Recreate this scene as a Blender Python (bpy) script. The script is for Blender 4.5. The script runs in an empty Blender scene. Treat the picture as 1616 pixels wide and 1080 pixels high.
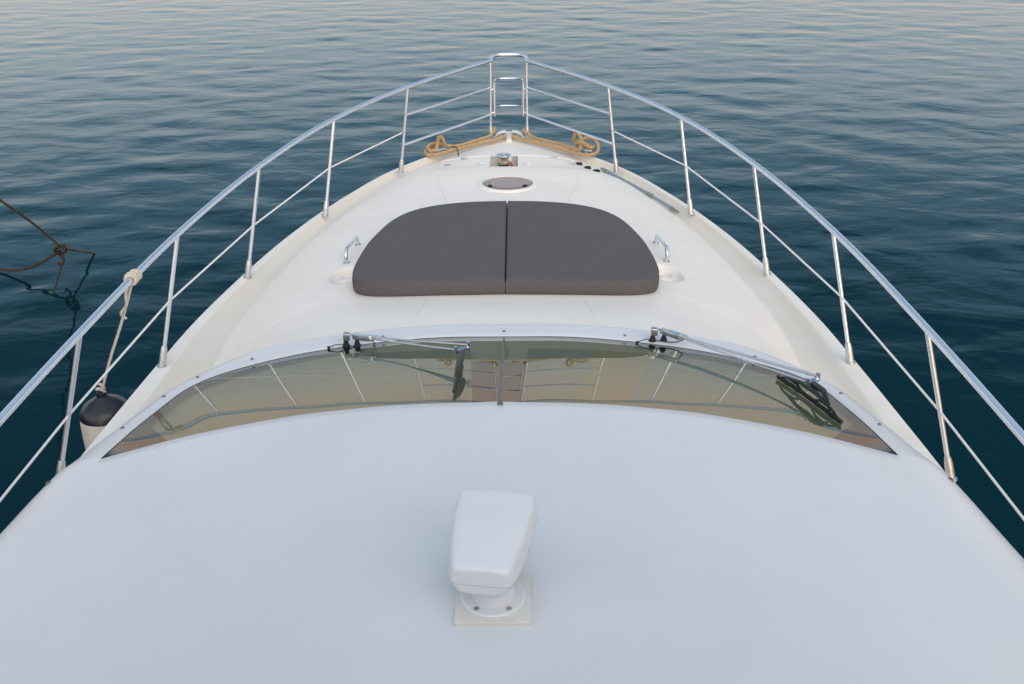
import bpy, bmesh, math, random
import numpy as np
from mathutils import Vector, Matrix
random.seed(7); rng = np.random.default_rng(7)
scene = bpy.context.scene
rad = math.radians

# ------------------------------------------------------------------ camera
CZ = 4.8                                  # eye height over the water
cam_d = bpy.data.cameras.new("camera"); cam = bpy.data.objects.new("camera", cam_d)
scene.collection.objects.link(cam); scene.camera = cam
cam_d.sensor_width = 36.0; cam_d.lens = 36.0 * 1571.0 / 1616.0
cam_d.clip_start = 0.05; cam_d.clip_end = 9000.0
def cam_matrix(c, yaw, roll, pitch):
    p, y, r = rad(pitch), rad(yaw), rad(roll)
    f = Vector((math.sin(y)*math.cos(p), math.cos(y)*math.cos(p), -math.sin(p)))
    rt = Vector((math.cos(y), -math.sin(y), 0)); up = rt.cross(f)
    r2 = rt*math.cos(r) + up*math.sin(r); u2 = r2.cross(f)
    m = Matrix((r2, u2, -f)).transposed().to_4x4(); m.translation = Vector((c, 0, CZ))
    return m
cam.matrix_world = cam_matrix(0.0672, -0.2946, -0.4133, 27.0)

# ------------------------------------------------------------------ light
VEIL = 1.0
SUN_EL, SUN_AZ = 7.0, 160.0               # azimuth clockwise from the bow (+Y)
world = bpy.data.worlds.new("World"); scene.world = world; world.use_nodes = True
wn = world.node_tree.nodes; wl = world.node_tree.links
sky = wn.new("ShaderNodeTexSky"); sky.sky_type = 'NISHITA'; sky.sun_disc = False
sky.sun_elevation = rad(SUN_EL); sky.sun_rotation = rad(SUN_AZ)
sky.air_density = 1.0; sky.dust_density = 2.5; sky.ozone_density = 1.0
bg = wn["Background"]; bg.inputs[1].default_value = 0.04
wl.new(sky.outputs[0], bg.inputs[0])
# thin high cloud veil over the clear sky: bright astern (sunset side), blue and dim ahead
def ramp(stops):
    r = wn.new("ShaderNodeValToRGB"); e = r.color_ramp.elements
    e[0].position, e[0].color = stops[0][0], (*stops[0][1], 1); e[1].position, e[1].color = stops[-1][0], (*stops[-1][1], 1)
    for p, c in stops[1:-1]:
        q = e.new(p); q.color = (*c, 1)
    r.color_ramp.interpolation = 'B_SPLINE' if False else 'EASE'
    return r
ZEN = (.53, .56, .62)
r_ahead = ramp([(0, (.63, .47, .40)), (.09, (.56, .525, .53)), (.21, (.41, .51, .59)), (.31, (.14, .28, .40)), (.45, (.0, .045, .10)), (.60, (.02, .08, .15)), (.80, (.30, .38, .48)), (1, ZEN)])
r_astern = ramp([(0, (.26, .22, .21)), (.13, (.38, .34, .32)), (.27, (1.05, .93, .84)), (.45, (.92, .87, .84)), (1, ZEN)])
wtc = wn.new("ShaderNodeTexCoord"); wsep = wn.new("ShaderNodeSeparateXYZ"); wl.new(wtc.outputs["Generated"], wsep.inputs[0])
for r in (r_ahead, r_astern): wl.new(wsep.outputs[2], r.inputs[0])
wmr = wn.new("ShaderNodeMapRange"); wmr.interpolation_type = 'SMOOTHSTEP'; wl.new(wsep.outputs[1], wmr.inputs[0])
wmr.inputs[1].default_value = .35; wmr.inputs[2].default_value = -.55
wmx = wn.new("ShaderNodeMix"); wmx.data_type = 'RGBA'; wl.new(wmr.outputs[0], wmx.inputs[0])
wl.new(r_ahead.outputs[0], wmx.inputs[6]); wl.new(r_astern.outputs[0], wmx.inputs[7])
bg2 = wn.new("ShaderNodeBackground"); wl.new(wmx.outputs[2], bg2.inputs[0]); bg2.inputs[1].default_value = VEIL
wadd = wn.new("ShaderNodeAddShader"); wl.new(bg.outputs[0], wadd.inputs[0]); wl.new(bg2.outputs[0], wadd.inputs[1])
wl.new(wadd.outputs[0], wn["World Output"].inputs[0])
sun_d = bpy.data.lights.new("sun", 'SUN'); sun = bpy.data.objects.new("sun", sun_d)
scene.collection.objects.link(sun); sun_d.energy = 0.6; sun_d.angle = rad(46.0)
sun_d.color = (1.0, 0.90, 0.79)
sd = Vector((math.sin(rad(SUN_AZ))*math.cos(rad(34)), math.cos(rad(SUN_AZ))*math.cos(rad(34)), math.sin(rad(34))))
sun.rotation_euler = sd.to_track_quat('Z', 'Y').to_euler(); sun.location = (2, -6, 12)
vs = scene.view_settings; vs.view_transform = 'Standard'; vs.look = 'None'; vs.exposure = 0.6; vs.gamma = 1.0

# ------------------------------------------------------------------ helpers
def lab(o, label=None, cat=None, group=None, kind=None):
    if label: o["label"] = label
    if cat: o["category"] = cat
    if group: o["group"] = group
    if kind: o["kind"] = kind
    return o
def link(o, parent=None):
    scene.collection.objects.link(o)
    if parent is not None: o.parent = parent
    return o
def empty(name, label, cat, group=None, loc=(0, 0, 0)):
    o = bpy.data.objects.new(name, None); o.empty_display_size = 0.2; o.location = loc
    link(o); return lab(o, label, cat, group)
class MB:
    """collects shapes that become ONE mesh"""
    def __init__(s): s.v = []; s.f = []; s.m = []
    def add(s, vs_, fs, mi=0):
        b = len(s.v); s.v += [tuple(map(float, p)) for p in vs_]
        s.f += [tuple(b+i for i in f) for f in fs]; s.m += [mi]*len(fs); return s
    def grid(s, P, closed_u=False, closed_v=False, mi=0):
        P = np.asarray(P); nu, nv = P.shape[:2]; fs = []
        for i in range(nu if closed_u else nu-1):
            for j in range(nv if closed_v else nv-1):
                i2, j2 = (i+1) % nu, (j+1) % nv
                fs.append((i*nv+j, i2*nv+j, i2*nv+j2, i*nv+j2))
        return s.add(P.reshape(-1, 3), fs, mi)
    def tube(s, path, r, n=12, caps=True, closed=False, mi=0):
        P = [Vector(p) for p in path]; N = len(P)
        rr = r if hasattr(r, '__len__') else [r]*N
        T = []
        for i in range(N):
            a = P[(i-1) % N] if (closed or i > 0) else P[i]; b = P[(i+1) % N] if (closed or i < N-1) else P[i]
            T.append((b-a).normalized())
        ref = Vector((0, 0, 1)) if abs(T[0].z) < .9 else Vector((1, 0, 0))
        nrm = (ref - T[0]*ref.dot(T[0])).normalized(); rings = []
        for i in range(N):
            nrm = (nrm - T[i]*nrm.dot(T[i])).normalized(); bn = T[i].cross(nrm)
            rings.append([P[i] + (nrm*math.cos(2*math.pi*k/n) + bn*math.sin(2*math.pi*k/n))*rr[i] for k in range(n)])
        b = len(s.v)
        s.grid(np.array([[tuple(p) for p in q] for q in rings]), closed_u=closed, closed_v=True, mi=mi)
        if caps and not closed:
            s.f.append(tuple(b+k for k in range(n))[::-1]); s.m.append(mi)
            s.f.append(tuple(b+(N-1)*n+k for k in range(n))); s.m.append(mi)
        return s
    def lathe(s, prof, c=(0, 0, 0), n=32, axis=None, mi=0):
        M = Matrix.Identity(3) if axis is None else Vector(axis).to_track_quat('Z', 'Y').to_matrix()
        c = Vector(c)
        P = [[tuple(c + M @ Vector((r*math.cos(2*math.pi*k/n), r*math.sin(2*math.pi*k/n), z))) for k in range(n)] for r, z in prof]
        return s.grid(np.array(P), closed_v=True, mi=mi)
    def box(s, c, d, rot=None, mi=0):
        c = Vector(c); M = rot if rot is not None else Matrix.Identity(3)
        vs_ = [tuple(c + M @ Vector((x*d[0]/2, y*d[1]/2, z*d[2]/2))) for x in (-1, 1) for y in (-1, 1) for z in (-1, 1)]
        return s.add(vs_, [(0, 1, 3, 2), (4, 6, 7, 5), (0, 4, 5, 1), (2, 3, 7, 6), (0, 2, 6, 4), (1, 5, 7, 3)], mi)
    def build(s, name, mat, parent=None, smooth=True, angle=40, bevel=0, label=None, weld=True):
        me = bpy.data.meshes.new(name); me.from_pydata(s.v, [], s.f)
        mats = mat if isinstance(mat, (list, tuple)) else [mat]
        for m in mats: me.materials.append(m)
        me.polygons.foreach_set("material_index", s.m); me.update()
        bm = bmesh.new(); bm.from_mesh(me)
        if weld: bmesh.ops.remove_doubles(bm, verts=bm.verts, dist=1e-5)
        bmesh.ops.dissolve_degenerate(bm, dist=1e-6, edges=bm.edges)
        bmesh.ops.recalc_face_normals(bm, faces=bm.faces)
        if bevel:
            es = [e for e in bm.edges if len(e.link_faces) == 2 and e.calc_face_angle(0) > rad(35)]
            bmesh.ops.bevel(bm, geom=es, offset=bevel, segments=3, affect='EDGES', profile=.5)
        for f in bm.faces: f.smooth = smooth
        for e in bm.edges:
            e.smooth = not (len(e.link_faces) == 2 and e.calc_face_angle(0) > rad(angle))
        bm.to_mesh(me); bm.free()
        o = bpy.data.objects.new(name, me); link(o, parent)
        if label: o["label"] = label
        return o
def curve(pts, n, closed=False):
    """Catmull-Rom through pts, n points per span"""
    P = [np.array(p, float) for p in pts]; N = len(P); out = []
    for i in range(N if closed else N-1):
        p1, p2 = P[i], P[(i+1) % N]
        p0 = P[i-1] if (closed or i > 0) else 2*p1-p2
        p3 = P[(i+2) % N] if (closed or i < N-2) else 2*p2-p1
        for k in range(n):
            t = k/n
            out.append(.5*((2*p1)+(-p0+p2)*t+(2*p0-5*p1+4*p2-p3)*t*t+(-p0+3*p1-3*p2+p3)*t**3))
    if not closed: out.append(P[-1])
    return np.array(out)
def resample(P, n):
    P = np.asarray(P); d = np.r_[0, np.cumsum(np.linalg.norm(np.diff(P, axis=0), axis=1))]
    t = np.linspace(0, d[-1], n)
    return np.stack([np.interp(t, d, P[:, k]) for k in range(P.shape[1])], 1)
def smooth_interp(xs, ys):
    xs = np.array(xs, float); ys = np.array(ys, float)
    m = np.gradient(ys, xs)
    def f(x):
        x = np.clip(x, xs[0], xs[-1]); i = np.clip(np.searchsorted(xs, x)-1, 0, len(xs)-2)
        h = xs[i+1]-xs[i]; t = (x-xs[i])/h
        return (2*t**3-3*t**2+1)*ys[i]+(t**3-2*t**2+t)*h*m[i]+(-2*t**3+3*t**2)*ys[i+1]+(t**3-t**2)*h*m[i+1]
    return f

# ------------------------------------------------------------------ materials
def mat(name, col, rough=.5, metal=0., bump=None, var=None, coat=0., **kw):
    """bump=(scale, strength, distance) noise; var=(scale, dark colour, amount) mottling"""
    m = bpy.data.materials.new(name); m.use_nodes = True; nt = m.node_tree
    b = nt.nodes["Principled BSDF"]; b.inputs["Base Color"].default_value = (*col, 1)
    b.inputs["Roughness"].default_value = rough; b.inputs["Metallic"].default_value = metal
    b.inputs["Coat Weight"].default_value = coat; b.inputs["Coat Roughness"].default_value = .12
    for k, v in kw.items(): b.inputs[k].default_value = v
    tc = nt.nodes.new("ShaderNodeTexCoord")
    if var:
        n = nt.nodes.new("ShaderNodeTexNoise"); n.inputs["Scale"].default_value = var[0]; n.inputs["Detail"].default_value = 8
        n.inputs["Roughness"].default_value = .62
        nt.links.new(tc.outputs["Object"], n.inputs[0])
        cr = nt.nodes.new("ShaderNodeValToRGB"); cr.color_ramp.elements[0].position = .42; cr.color_ramp.elements[1].position = .72
        nt.links.new(n.outputs["Fac"], cr.inputs[0])
        mx = nt.nodes.new("ShaderNodeMix"); mx.data_type = 'RGBA'
        mt = nt.nodes.new("ShaderNodeMath"); mt.operation = 'MULTIPLY'; mt.inputs[1].default_value = var[2]
        nt.links.new(cr.outputs[0], mt.inputs[0]); nt.links.new(mt.outputs[0], mx.inputs[0])
        mx.inputs[6].default_value = (*col, 1); mx.inputs[7].default_value = (*var[1], 1)
        nt.links.new(mx.outputs[2], b.inputs["Base Color"])
        rm = nt.nodes.new("ShaderNodeMapRange"); rm.inputs[3].default_value = rough*.85; rm.inputs[4].default_value = min(1, rough*1.25)
        nt.links.new(n.outputs["Fac"], rm.inputs[0]); nt.links.new(rm.outputs[0], b.inputs["Roughness"])
    if bump:
        n2 = nt.nodes.new("ShaderNodeTexNoise"); n2.inputs["Scale"].default_value = bump[0]; n2.inputs["Detail"].default_value = 3
        nt.links.new(tc.outputs["Object"], n2.inputs[0])
        bp = nt.nodes.new("ShaderNodeBump"); bp.inputs["Strength"].default_value = bump[1]; bp.inputs["Distance"].default_value = bump[2]
        nt.links.new(n2.outputs["Fac"], bp.inputs["Height"]); nt.links.new(bp.outputs[0], b.inputs["Normal"])
    return m
M_roof = mat("gelcoat_roof", (.66, .673, .70), .30, var=(1.7, (.60, .61, .635), .6), bump=(6, .05, .02))
M_deck = mat("gelcoat_deck", (.82, .785, .735), .42, var=(2.2, (.72, .69, .635), .5), bump=(420, .25, .0015))
M_toe = mat("gelcoat_bulwark", (.80, .77, .72), .32, var=(3.0, (.70, .655, .56), .6))
M_gut = mat("gelcoat_gutter", (.715, .68, .615), .38, var=(1.6, (.68, .615, .51), .6))
M_white = mat("white_plastic", (.65, .675, .71), .30, var=(14, (.61, .635, .66), .4))
M_cream = mat("cream_plastic", (.64, .63, .59), .45, var=(60, (.54, .52, .47), .4))
M_rail = mat("brushed_rail_tube", (.86, .89, .95), .40, 1.0, var=(35, (.78, .80, .85), .6))
M_post = mat("polished_post", (.76, .79, .88), .30, 1.0, var=(30, (.66, .68, .74), .5))
M_steel = mat("polished_steel", (.72, .745, .82), .27, 1.0, var=(40, (.70, .70, .72), .5))
M_steel_s = mat("satin_steel", (.66, .67, .70), .33, 1.0, var=(60, (.40, .37, .33), .6))
M_black = mat("black_rubber", (.009, .009, .010), .6, bump=(90, .2, .002))
M_black_g = mat("black_arm_paint", (.008, .009, .011), .45)
M_grime = mat("dark_sealant", (.06, .05, .04), .8)
M_blackhole = mat("dark_interior", (.008, .008, .009), .8)
M_wire = mat("white_coated_wire", (.80, .79, .77), .35)
M_hull = mat("hull_gelcoat", (.75, .75, .74), .22)
M_navy = mat("navy_hull_paint", (.008, .010, .016), .25)
M_bronze = mat("worn_bronze", (.52, .45, .34), .35, 1.0)
M_red = mat("red_tape", (.45, .03, .04), .5)

def specks(m, scale, size, col, amount):
    nt = m.node_tree; b = nt.nodes["Principled BSDF"]; src = b.inputs["Base Color"].links[0].from_socket
    tc = nt.nodes.new("ShaderNodeTexCoord"); v = nt.nodes.new("ShaderNodeTexVoronoi"); v.inputs["Scale"].default_value = scale
    nt.links.new(tc.outputs["Object"], v.inputs[0])
    lt = nt.nodes.new("ShaderNodeMath"); lt.operation = 'LESS_THAN'; lt.inputs[1].default_value = size; nt.links.new(v.outputs["Distance"], lt.inputs[0])
    sp = nt.nodes.new("ShaderNodeSeparateColor"); nt.links.new(v.outputs["Color"], sp.inputs[0])
    g = nt.nodes.new("ShaderNodeMath"); g.operation = 'GREATER_THAN'; g.inputs[1].default_value = .72; nt.links.new(sp.outputs[0], g.inputs[0])
    mu = nt.nodes.new("ShaderNodeMath"); mu.operation = 'MULTIPLY'; nt.links.new(lt.outputs[0], mu.inputs[0]); nt.links.new(g.outputs[0], mu.inputs[1])
    m2 = nt.nodes.new("ShaderNodeMath"); m2.operation = 'MULTIPLY'; m2.inputs[1].default_value = amount; nt.links.new(mu.outputs[0], m2.inputs[0])
    mx = nt.nodes.new("ShaderNodeMix"); mx.data_type = 'RGBA'; nt.links.new(m2.outputs[0], mx.inputs[0]); nt.links.new(src, mx.inputs[6]); mx.inputs[7].default_value = (*col, 1)
    nt.links.new(mx.outputs[2], b.inputs["Base Color"])
specks(M_roof, 9, .018, (.25, .22, .20), .55); specks(M_deck, 11, .022, (.33, .29, .24), .5); specks(M_white, 22, .03, (.4, .38, .35), .5)

def fabric(name, c1, c2):
    m = bpy.data.materials.new(name); m.use_nodes = True; nt = m.node_tree; b = nt.nodes["Principled BSDF"]
    tc = nt.nodes.new("ShaderNodeTexCoord"); b.inputs["Roughness"].default_value = .82
    b.inputs["Specular IOR Level"].default_value = .3
    w1 = nt.nodes.new("ShaderNodeTexWave"); w1.bands_direction = 'X'; w1.inputs["Scale"].default_value = 190
    w2 = nt.nodes.new("ShaderNodeTexWave"); w2.bands_direction = 'Y'; w2.inputs["Scale"].default_value = 190
    ad = nt.nodes.new("ShaderNodeMath"); ad.operation = 'MULTIPLY'
    for w in (w1, w2): nt.links.new(tc.outputs["Object"], w.inputs[0])
    nt.links.new(w1.outputs["Fac"], ad.inputs[0]); nt.links.new(w2.outputs["Fac"], ad.inputs[1])
    ns = nt.nodes.new("ShaderNodeTexNoise"); ns.inputs["Scale"].default_value = 5; ns.inputs["Detail"].default_value = 9; ns.inputs["Roughness"].default_value = .7
    nt.links.new(tc.outputs["Object"], ns.inputs[0])
    mx = nt.nodes.new("ShaderNodeMix"); mx.data_type = 'RGBA'; mx.inputs[6].default_value = (*c1, 1); mx.inputs[7].default_value = (*c2, 1)
    nt.links.new(ns.outputs["Fac"], mx.inputs[0]); nt.links.new(mx.outputs[2], b.inputs["Base Color"])
    bp = nt.nodes.new("ShaderNodeBump"); bp.inputs["Strength"].default_value = .25; bp.inputs["Distance"].default_value = .001
    nt.links.new(ad.outputs[0], bp.inputs["Height"])
    n3 = nt.nodes.new("ShaderNodeTexNoise"); n3.inputs["Scale"].default_value = 3.2; n3.inputs["Detail"].default_value = 2
    nt.links.new(tc.outputs["Object"], n3.inputs[0])
    bp2 = nt.nodes.new("ShaderNodeBump"); bp2.inputs["Strength"].default_value = .5; bp2.inputs["Distance"].default_value = .03
    nt.links.new(n3.outputs["Fac"], bp2.inputs["Height"]); nt.links.new(bp.outputs[0], bp2.inputs["Normal"])
    nt.links.new(bp2.outputs[0], b.inputs["Normal"]); return m
M_cush = fabric("charcoal_canvas", (.094, .087, .090), (.114, .105, .108))
M_shade = fabric("sand_sunshade_cloth", (.46, .46, .39), (.52, .51, .44))
M_rope = mat("manila_rope", (.52, .37, .20), .85, var=(60, (.30, .18, .085), .8), bump=(500, .5, .001))
M_rope_w = mat("white_cotton_rope", (.66, .61, .52), .85, var=(60, (.45, .38, .28), .6), bump=(500, .4, .001))
M_rope_b = mat("old_brown_rope", (.16, .125, .085), .9, var=(5, (.05, .035, .024), .9), bump=(400, .5, .001))
M_rope_t = mat("tarred_line", (.055, .032, .022), .9, var=(30, (.03, .02, .015), .8))
M_fend = mat("fender_vinyl", (.62, .60, .55), .5, var=(9, (.42, .38, .31), .7), bump=(30, .1, .003))
M_fend_b = mat("fender_black_end", (.010, .012, .020), .32)

def glass(name, tint, rough=.0, ior=1.5, boost=1.0):
    m = bpy.data.materials.new(name); m.use_nodes = True; nt = m.node_tree
    for n in list(nt.nodes): nt.nodes.remove(n)
    o = nt.nodes.new("ShaderNodeOutputMaterial"); mx = nt.nodes.new("ShaderNodeMixShader")
    t = nt.nodes.new("ShaderNodeBsdfTransparent"); t.inputs[0].default_value = (*tint, 1)
    g = nt.nodes.new("ShaderNodeBsdfGlossy"); g.inputs["Roughness"].default_value = rough
    g.inputs["Color"].default_value = (.96, .97, .96, 1)
    f = nt.nodes.new("ShaderNodeFresnel"); f.inputs[0].default_value = ior
    nt.links.new(f.outputs[0], mx.inputs[0]); nt.links.new(t.outputs[0], mx.inputs[1]); nt.links.new(g.outputs[0], mx.inputs[2])
    nt.links.new(mx.outputs[0], o.inputs[0]); return m
M_glass = glass("tinted_windscreen_glass", (.72, .76, .64), ior=1.43)
M_hatch = glass("smoked_acrylic", (.72, .58, .56), ior=1.38)

# ------------------------------------------------------------------ water
def build_water():
    def axis(lo, hi, step, far):
        a = list(np.arange(lo, hi+1e-6, step)); s = step; x = hi
        up = []
        while x < far: s *= 1.09; x += s; up.append(x)
        s = step; x = lo; dn = []
        while x > -far: s *= 1.09; x -= s; dn.append(x)
        return np.array(dn[::-1]+a+up)
    X = axis(-19, 19, .08, 5000); Y = axis(2, 36, .07, 5000)
    gx, gy = np.meshgrid(X, Y, indexing='ij'); z = np.zeros_like(gx)
    sx = np.gradient(X)[:, None]; sy = np.gradient(Y)[None, :]
    for i in range(110):
        lam = 0.40*(5.0**rng.random()); k = 2*math.pi/lam
        th = rng.normal(rad(88), rad(34)) if i % 4 else rng.normal(rad(115), rad(60))
        kx, ky = k*math.cos(th), k*math.sin(th)
        amp = .0051*lam/ math.sqrt(110) * (1.0 if lam < 1.2 else .75)
        att = np.clip(1.3 - (np.abs(kx)*sx+np.abs(ky)*sy)/1.6, 0, 1)
        z += amp*att*np.sin(kx*gx+ky*gy+rng.random()*6.28 + .8*np.sin(.31*gx+i)+.6*np.sin(.23*gy+2*i))
    mb = MB(); nu, nv = gx.shape
    P = np.stack([gx, gy, z], -1).reshape(-1, 3)
    me = bpy.data.meshes.new("water"); idx = np.arange(nu*nv).reshape(nu, nv)
    f = np.stack([idx[:-1, :-1], idx[1:, :-1], idx[1:, 1:], idx[:-1, 1:]], -1).reshape(-1, 4)
    me.vertices.add(len(P)); me.vertices.foreach_set("co", P.ravel())
    me.loops.add(f.size); me.loops.foreach_set("vertex_index", f.ravel())
    me.polygons.add(len(f)); me.polygons.foreach_set("loop_start", np.arange(len(f))*4)
    me.polygons.foreach_set("use_smooth", np.ones(len(f), bool)); me.update(); me.validate()
    m = bpy.data.materials.new("sea_water"); m.use_nodes = True; nt = m.node_tree; b = nt.nodes["Principled BSDF"]
    b.inputs["Base Color"].default_value = (.0003, .0185, .0250, 1); b.inputs["Roughness"].default_value = .025
    b.inputs["IOR"].default_value = 1.333
    tc = nt.nodes.new("ShaderNodeTexCoord"); prev = None
    for sc_, st, dist, stretch in ((1.4, .30, .045, 1.5), (3.2, .30, .016, 1.5), (7, .16, .005, 1.4)):
        mp = nt.nodes.new("ShaderNodeMapping"); mp.inputs["Scale"].default_value = (sc_/stretch, sc_, sc_)
        mp.inputs["Rotation"].default_value = (0, 0, rad(-6+4*sc_ % 9))
        ns = nt.nodes.new("ShaderNodeTexNoise"); ns.inputs["Scale"].default_value = 1; ns.inputs["Detail"].default_value = 2.5
        ns.inputs["Distortion"].default_value = .6
        bp = nt.nodes.new("ShaderNodeBump"); bp.inputs["Strength"].default_value = st; bp.inputs["Distance"].default_value = dist
        nt.links.new(tc.outputs["Object"], mp.inputs[0]); nt.links.new(mp.outputs[0], ns.inputs[0]); nt.links.new(ns.outputs["Fac"], bp.inputs["Height"])
        if prev: nt.links.new(prev.outputs[0], bp.inputs["Normal"])
        prev = bp
    nt.links.new(prev.outputs[0], b.inputs["Normal"])
    me.materials.append(m); o = bpy.data.objects.new("water", me); link(o); lab(o, kind="structure")
build_water()

# ------------------------------------------------------------------ yacht: outlines (heights given as drop below the eye)
H = lambda h: CZ-h
gun = smooth_interp([-5, -2, 0, 2, 4.285, 4.8, 5.43, 5.95, 6.54, 7.57, 8.415, 9.163, 9.744, 10.05, 10.22, 10.30],
                    [2.15, 2.30, 2.33, 2.33, 2.274, 2.225, 2.16, 2.10, 1.995, 1.742, 1.442, 1.085, .65, .37, .20, .09])
zgun = smooth_interp([-5, 0, 4.3, 5.4, 6.7, 7.9, 9.0, 10.3], [H(3.06), H(3.02), H(2.93), H(2.90), H(2.87), H(2.84), H(2.82), H(2.80)])
ztop = smooth_interp([4.3, 4.78, 5.05, 5.57, 6.5, 7.4, 8.2, 8.85, 8.97, 9.4, 10.0, 10.35],
                     [H(2.37), H(2.39), H(2.43), H(2.52), H(2.575), H(2.625), H(2.665), H(2.705), H(2.745), H(2.775), H(2.812), H(2.82)])
gutw = smooth_interp([4.3, 5.2, 5.9, 6.65, 7.3, 8.0, 9.0, 9.75, 10.1, 10.3], [.40, .36, .28, .235, .205, .18, .15, .12, .085, .04])
def creasex(y): return gun(y)-gutw(y)
def deck_z(x, y):
    x = np.abs(np.asarray(x, float)); y = np.asarray(y, float)
    c = creasex(y); zg = zgun(y)-.045; k = np.clip(x/np.maximum(c, .02), 0, 1)
    p = 4.0 - 1.2*np.clip((y-8.2)/1.5, 0, 1)
    z = ztop(y) - (ztop(y)-zg)*k**p
    return z

yacht = empty("motor_yacht", "white motor yacht seen from above its cabin roof toward the pointed bow", "yacht")

# hull
ys = np.r_[np.linspace(-4.5, 8.0, 40), np.linspace(8.2, 10.30, 24)]
mb = MB(); rows = []
for y in ys:
    g, zg = float(gun(y)), float(zgun(y)); row = []
    for k in np.linspace(0, 1, 12):
        z = zg-.03-(zg+.5)*k
        flare = (1-.20*k-.45*k*k*max(0, (y-3)/7.0)) if y < 10 else (1-.2*k-.45*k*k)
        yy = y - max(0, y-7)*.28*k
        row.append((g*flare, yy, z))
    rows.append(row)
R_ = np.array(rows); L_ = R_.copy(); L_[..., 0] *= -1
mb.grid(R_); mb.grid(L_)
tr = R_[0]; mb.add([tuple(p) for p in tr]+[tuple(p) for p in L_[0]], [(i, i+1, 12+i+1, 12+i) for i in range(11)])
st = R_[-1]; mb.add([tuple(p) for p in st]+[tuple(p) for p in L_[-1]], [(i, i+1, 12+i+1, 12+i) for i in range(11)])
mb.build("hull", M_hull, yacht)
mb = MB()
for s in (1, -1):
    mb.tube([(s*(float(gun(y))+.012), y, float(zgun(y))-.07) for y in np.linspace(-4.4, 10.2, 120)], .022, 8)
mb.build("rub_rail", M_steel_s, yacht)

# deck: one moulding, coachroof + gutter + bulwark
WX0, WX1, WY0, WY1 = -.175, .088, 8.945, 9.47          # windlass well
def bowl(x, y, side):
    """recessed cup-holder tray beside the cushions"""
    cx, cy = side*1.045, 6.115
    d = np.sqrt(((x-cx)/.135)**2+((y-cy)/.165)**2)
    return d
def build_deck():
    ysd = np.r_[np.linspace(4.45, 5.6, 40), np.linspace(5.62, 6.5, 90)[0:], np.linspace(6.54, 8.8, 70), np.linspace(8.82, 9.6, 60), np.linspace(9.62, 10.30, 40)]
    ks = np.linspace(-1, 1, 241); rows = []; mrows = []
    for y in ysd:
        g, zg, c = float(gun(y)), float(zgun(y)), float(creasex(y)); w = g-c
        x = ks*c; z = deck_z(x, np.full_like(x, y))
        for sd_ in (1, -1):
            d = bowl(x, y, sd_)
            dep = .038*(1-np.clip((d-.78)/.26, 0, 1)**2*(3-2*np.clip((d-.78)/.26, 0, 1)))
            z = z-dep
            for (ccx, ccy, cr) in ((1.062, 6.185, .042), (1.085, 6.075, .042)):
                dd = np.sqrt((x-sd_*ccx)**2+(y-ccy)**2); z = z-.02*(1-np.clip((dd-cr)/.008, 0, 1))
        mid = [(a, y, b) for a, b in zip(x, z)]
        side = [(c+w*.12, zg-.047), (c+w*.30, zg-.050), (c+w*.44, zg-.046), (c+w*.55, zg-.030), (c+w*.62, zg-.010), (c+w*.68, zg-.002), (c+w*.74, zg), (g-.02, zg), (g-.008, zg-.004), (g, zg-.014), (g, zg-.05)]
        rows.append([(-a, y, b) for a, b in side[::-1]]+mid+[(a, y, b) for a, b in side])
    zl_ = float(zgun(4.45))-.055; rows.insert(0, [(x, y-.10, min(z, zl_)) if abs(x) > 1.5 else (x, y-.001, z) for x, y, z in rows[0]])   # coachroof shoulder faired down beside the house
    P = np.array(rows); n = P.shape[1]; mb = MB(); mb.grid(P)
    # material bands: 0 deck, 1 gutter, 2 bulwark
    ms = []
    for i in range(P.shape[0]-1):
        for j in range(n-1):
            jj = min(j, n-2-j); ms.append(2 if jj < 5 else (1 if jj < 11 else 0))
    mb.m = ms
    me = bpy.data.meshes.new("deck"); me.from_pydata(mb.v, [], mb.f)
    for m in (M_deck, M_gut, M_toe): me.materials.append(m)
    me.polygons.foreach_set("material_index", mb.m)
    bm = bmesh.new(); bm.from_mesh(me)
    for co, no in (((WX0, 0, 0), (1, 0, 0)), ((WX1, 0, 0), (1, 0, 0)), ((0, WY0, 0), (0, 1, 0)), ((0, WY1, 0), (0, 1, 0))):
        ge = [f for f in bm.faces if abs(f.calc_center_median().x) < .4 and 8.7 < f.calc_center_median().y < 9.8]
        ge = ge + list({e for f in ge for e in f.edges}) + list({v for f in ge for v in f.verts})
        bmesh.ops.bisect_plane(bm, geom=ge, plane_co=co, plane_no=no)
    dele = [f for f in bm.faces if WX0 < f.calc_center_median().x < WX1 and WY0 < f.calc_center_median().y < WY1]
    bmesh.ops.delete(bm, geom=dele, context='FACES')
    bmesh.ops.recalc_face_normals(bm, faces=bm.faces)
    up = sum(f.normal.z for f in bm.faces)
    if up < 0: bmesh.ops.reverse_faces(bm, faces=bm.faces)
    for f in bm.faces: f.smooth = True
    bm.to_mesh(me); bm.free()
    o = bpy.data.objects.new("deck", me); link(o, yacht); return o
deck = build_deck()
# side decks running aft past the house
mb = MB()
for s in (1, -1):
    rows = []
    for y in np.linspace(-4.5, 4.47, 60):
        g, zg = float(gun(y)), float(zgun(y)); w = .40
        side = [(1.55, zg-.052), (g-w*.7, zg-.050), (g-w*.56, zg-.046), (g-w*.45, zg-.030), (g-w*.38, zg-.010), (g-w*.32, zg-.002), (g-w*.26, zg), (g-.02, zg), (g-.008, zg-.004), (g, zg-.014), (g, zg-.05)]
        rows.append([(s*a, y, b-.0005) for a, b in side])
    mb.grid(np.array(rows))
mb.m = [1 if (k % 10) >= 5 else 0 for k in range(len(mb.f))]      # bulwark columns outboard of the gutter
mb.build("side_deck", [M_gut, M_toe], yacht)

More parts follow.
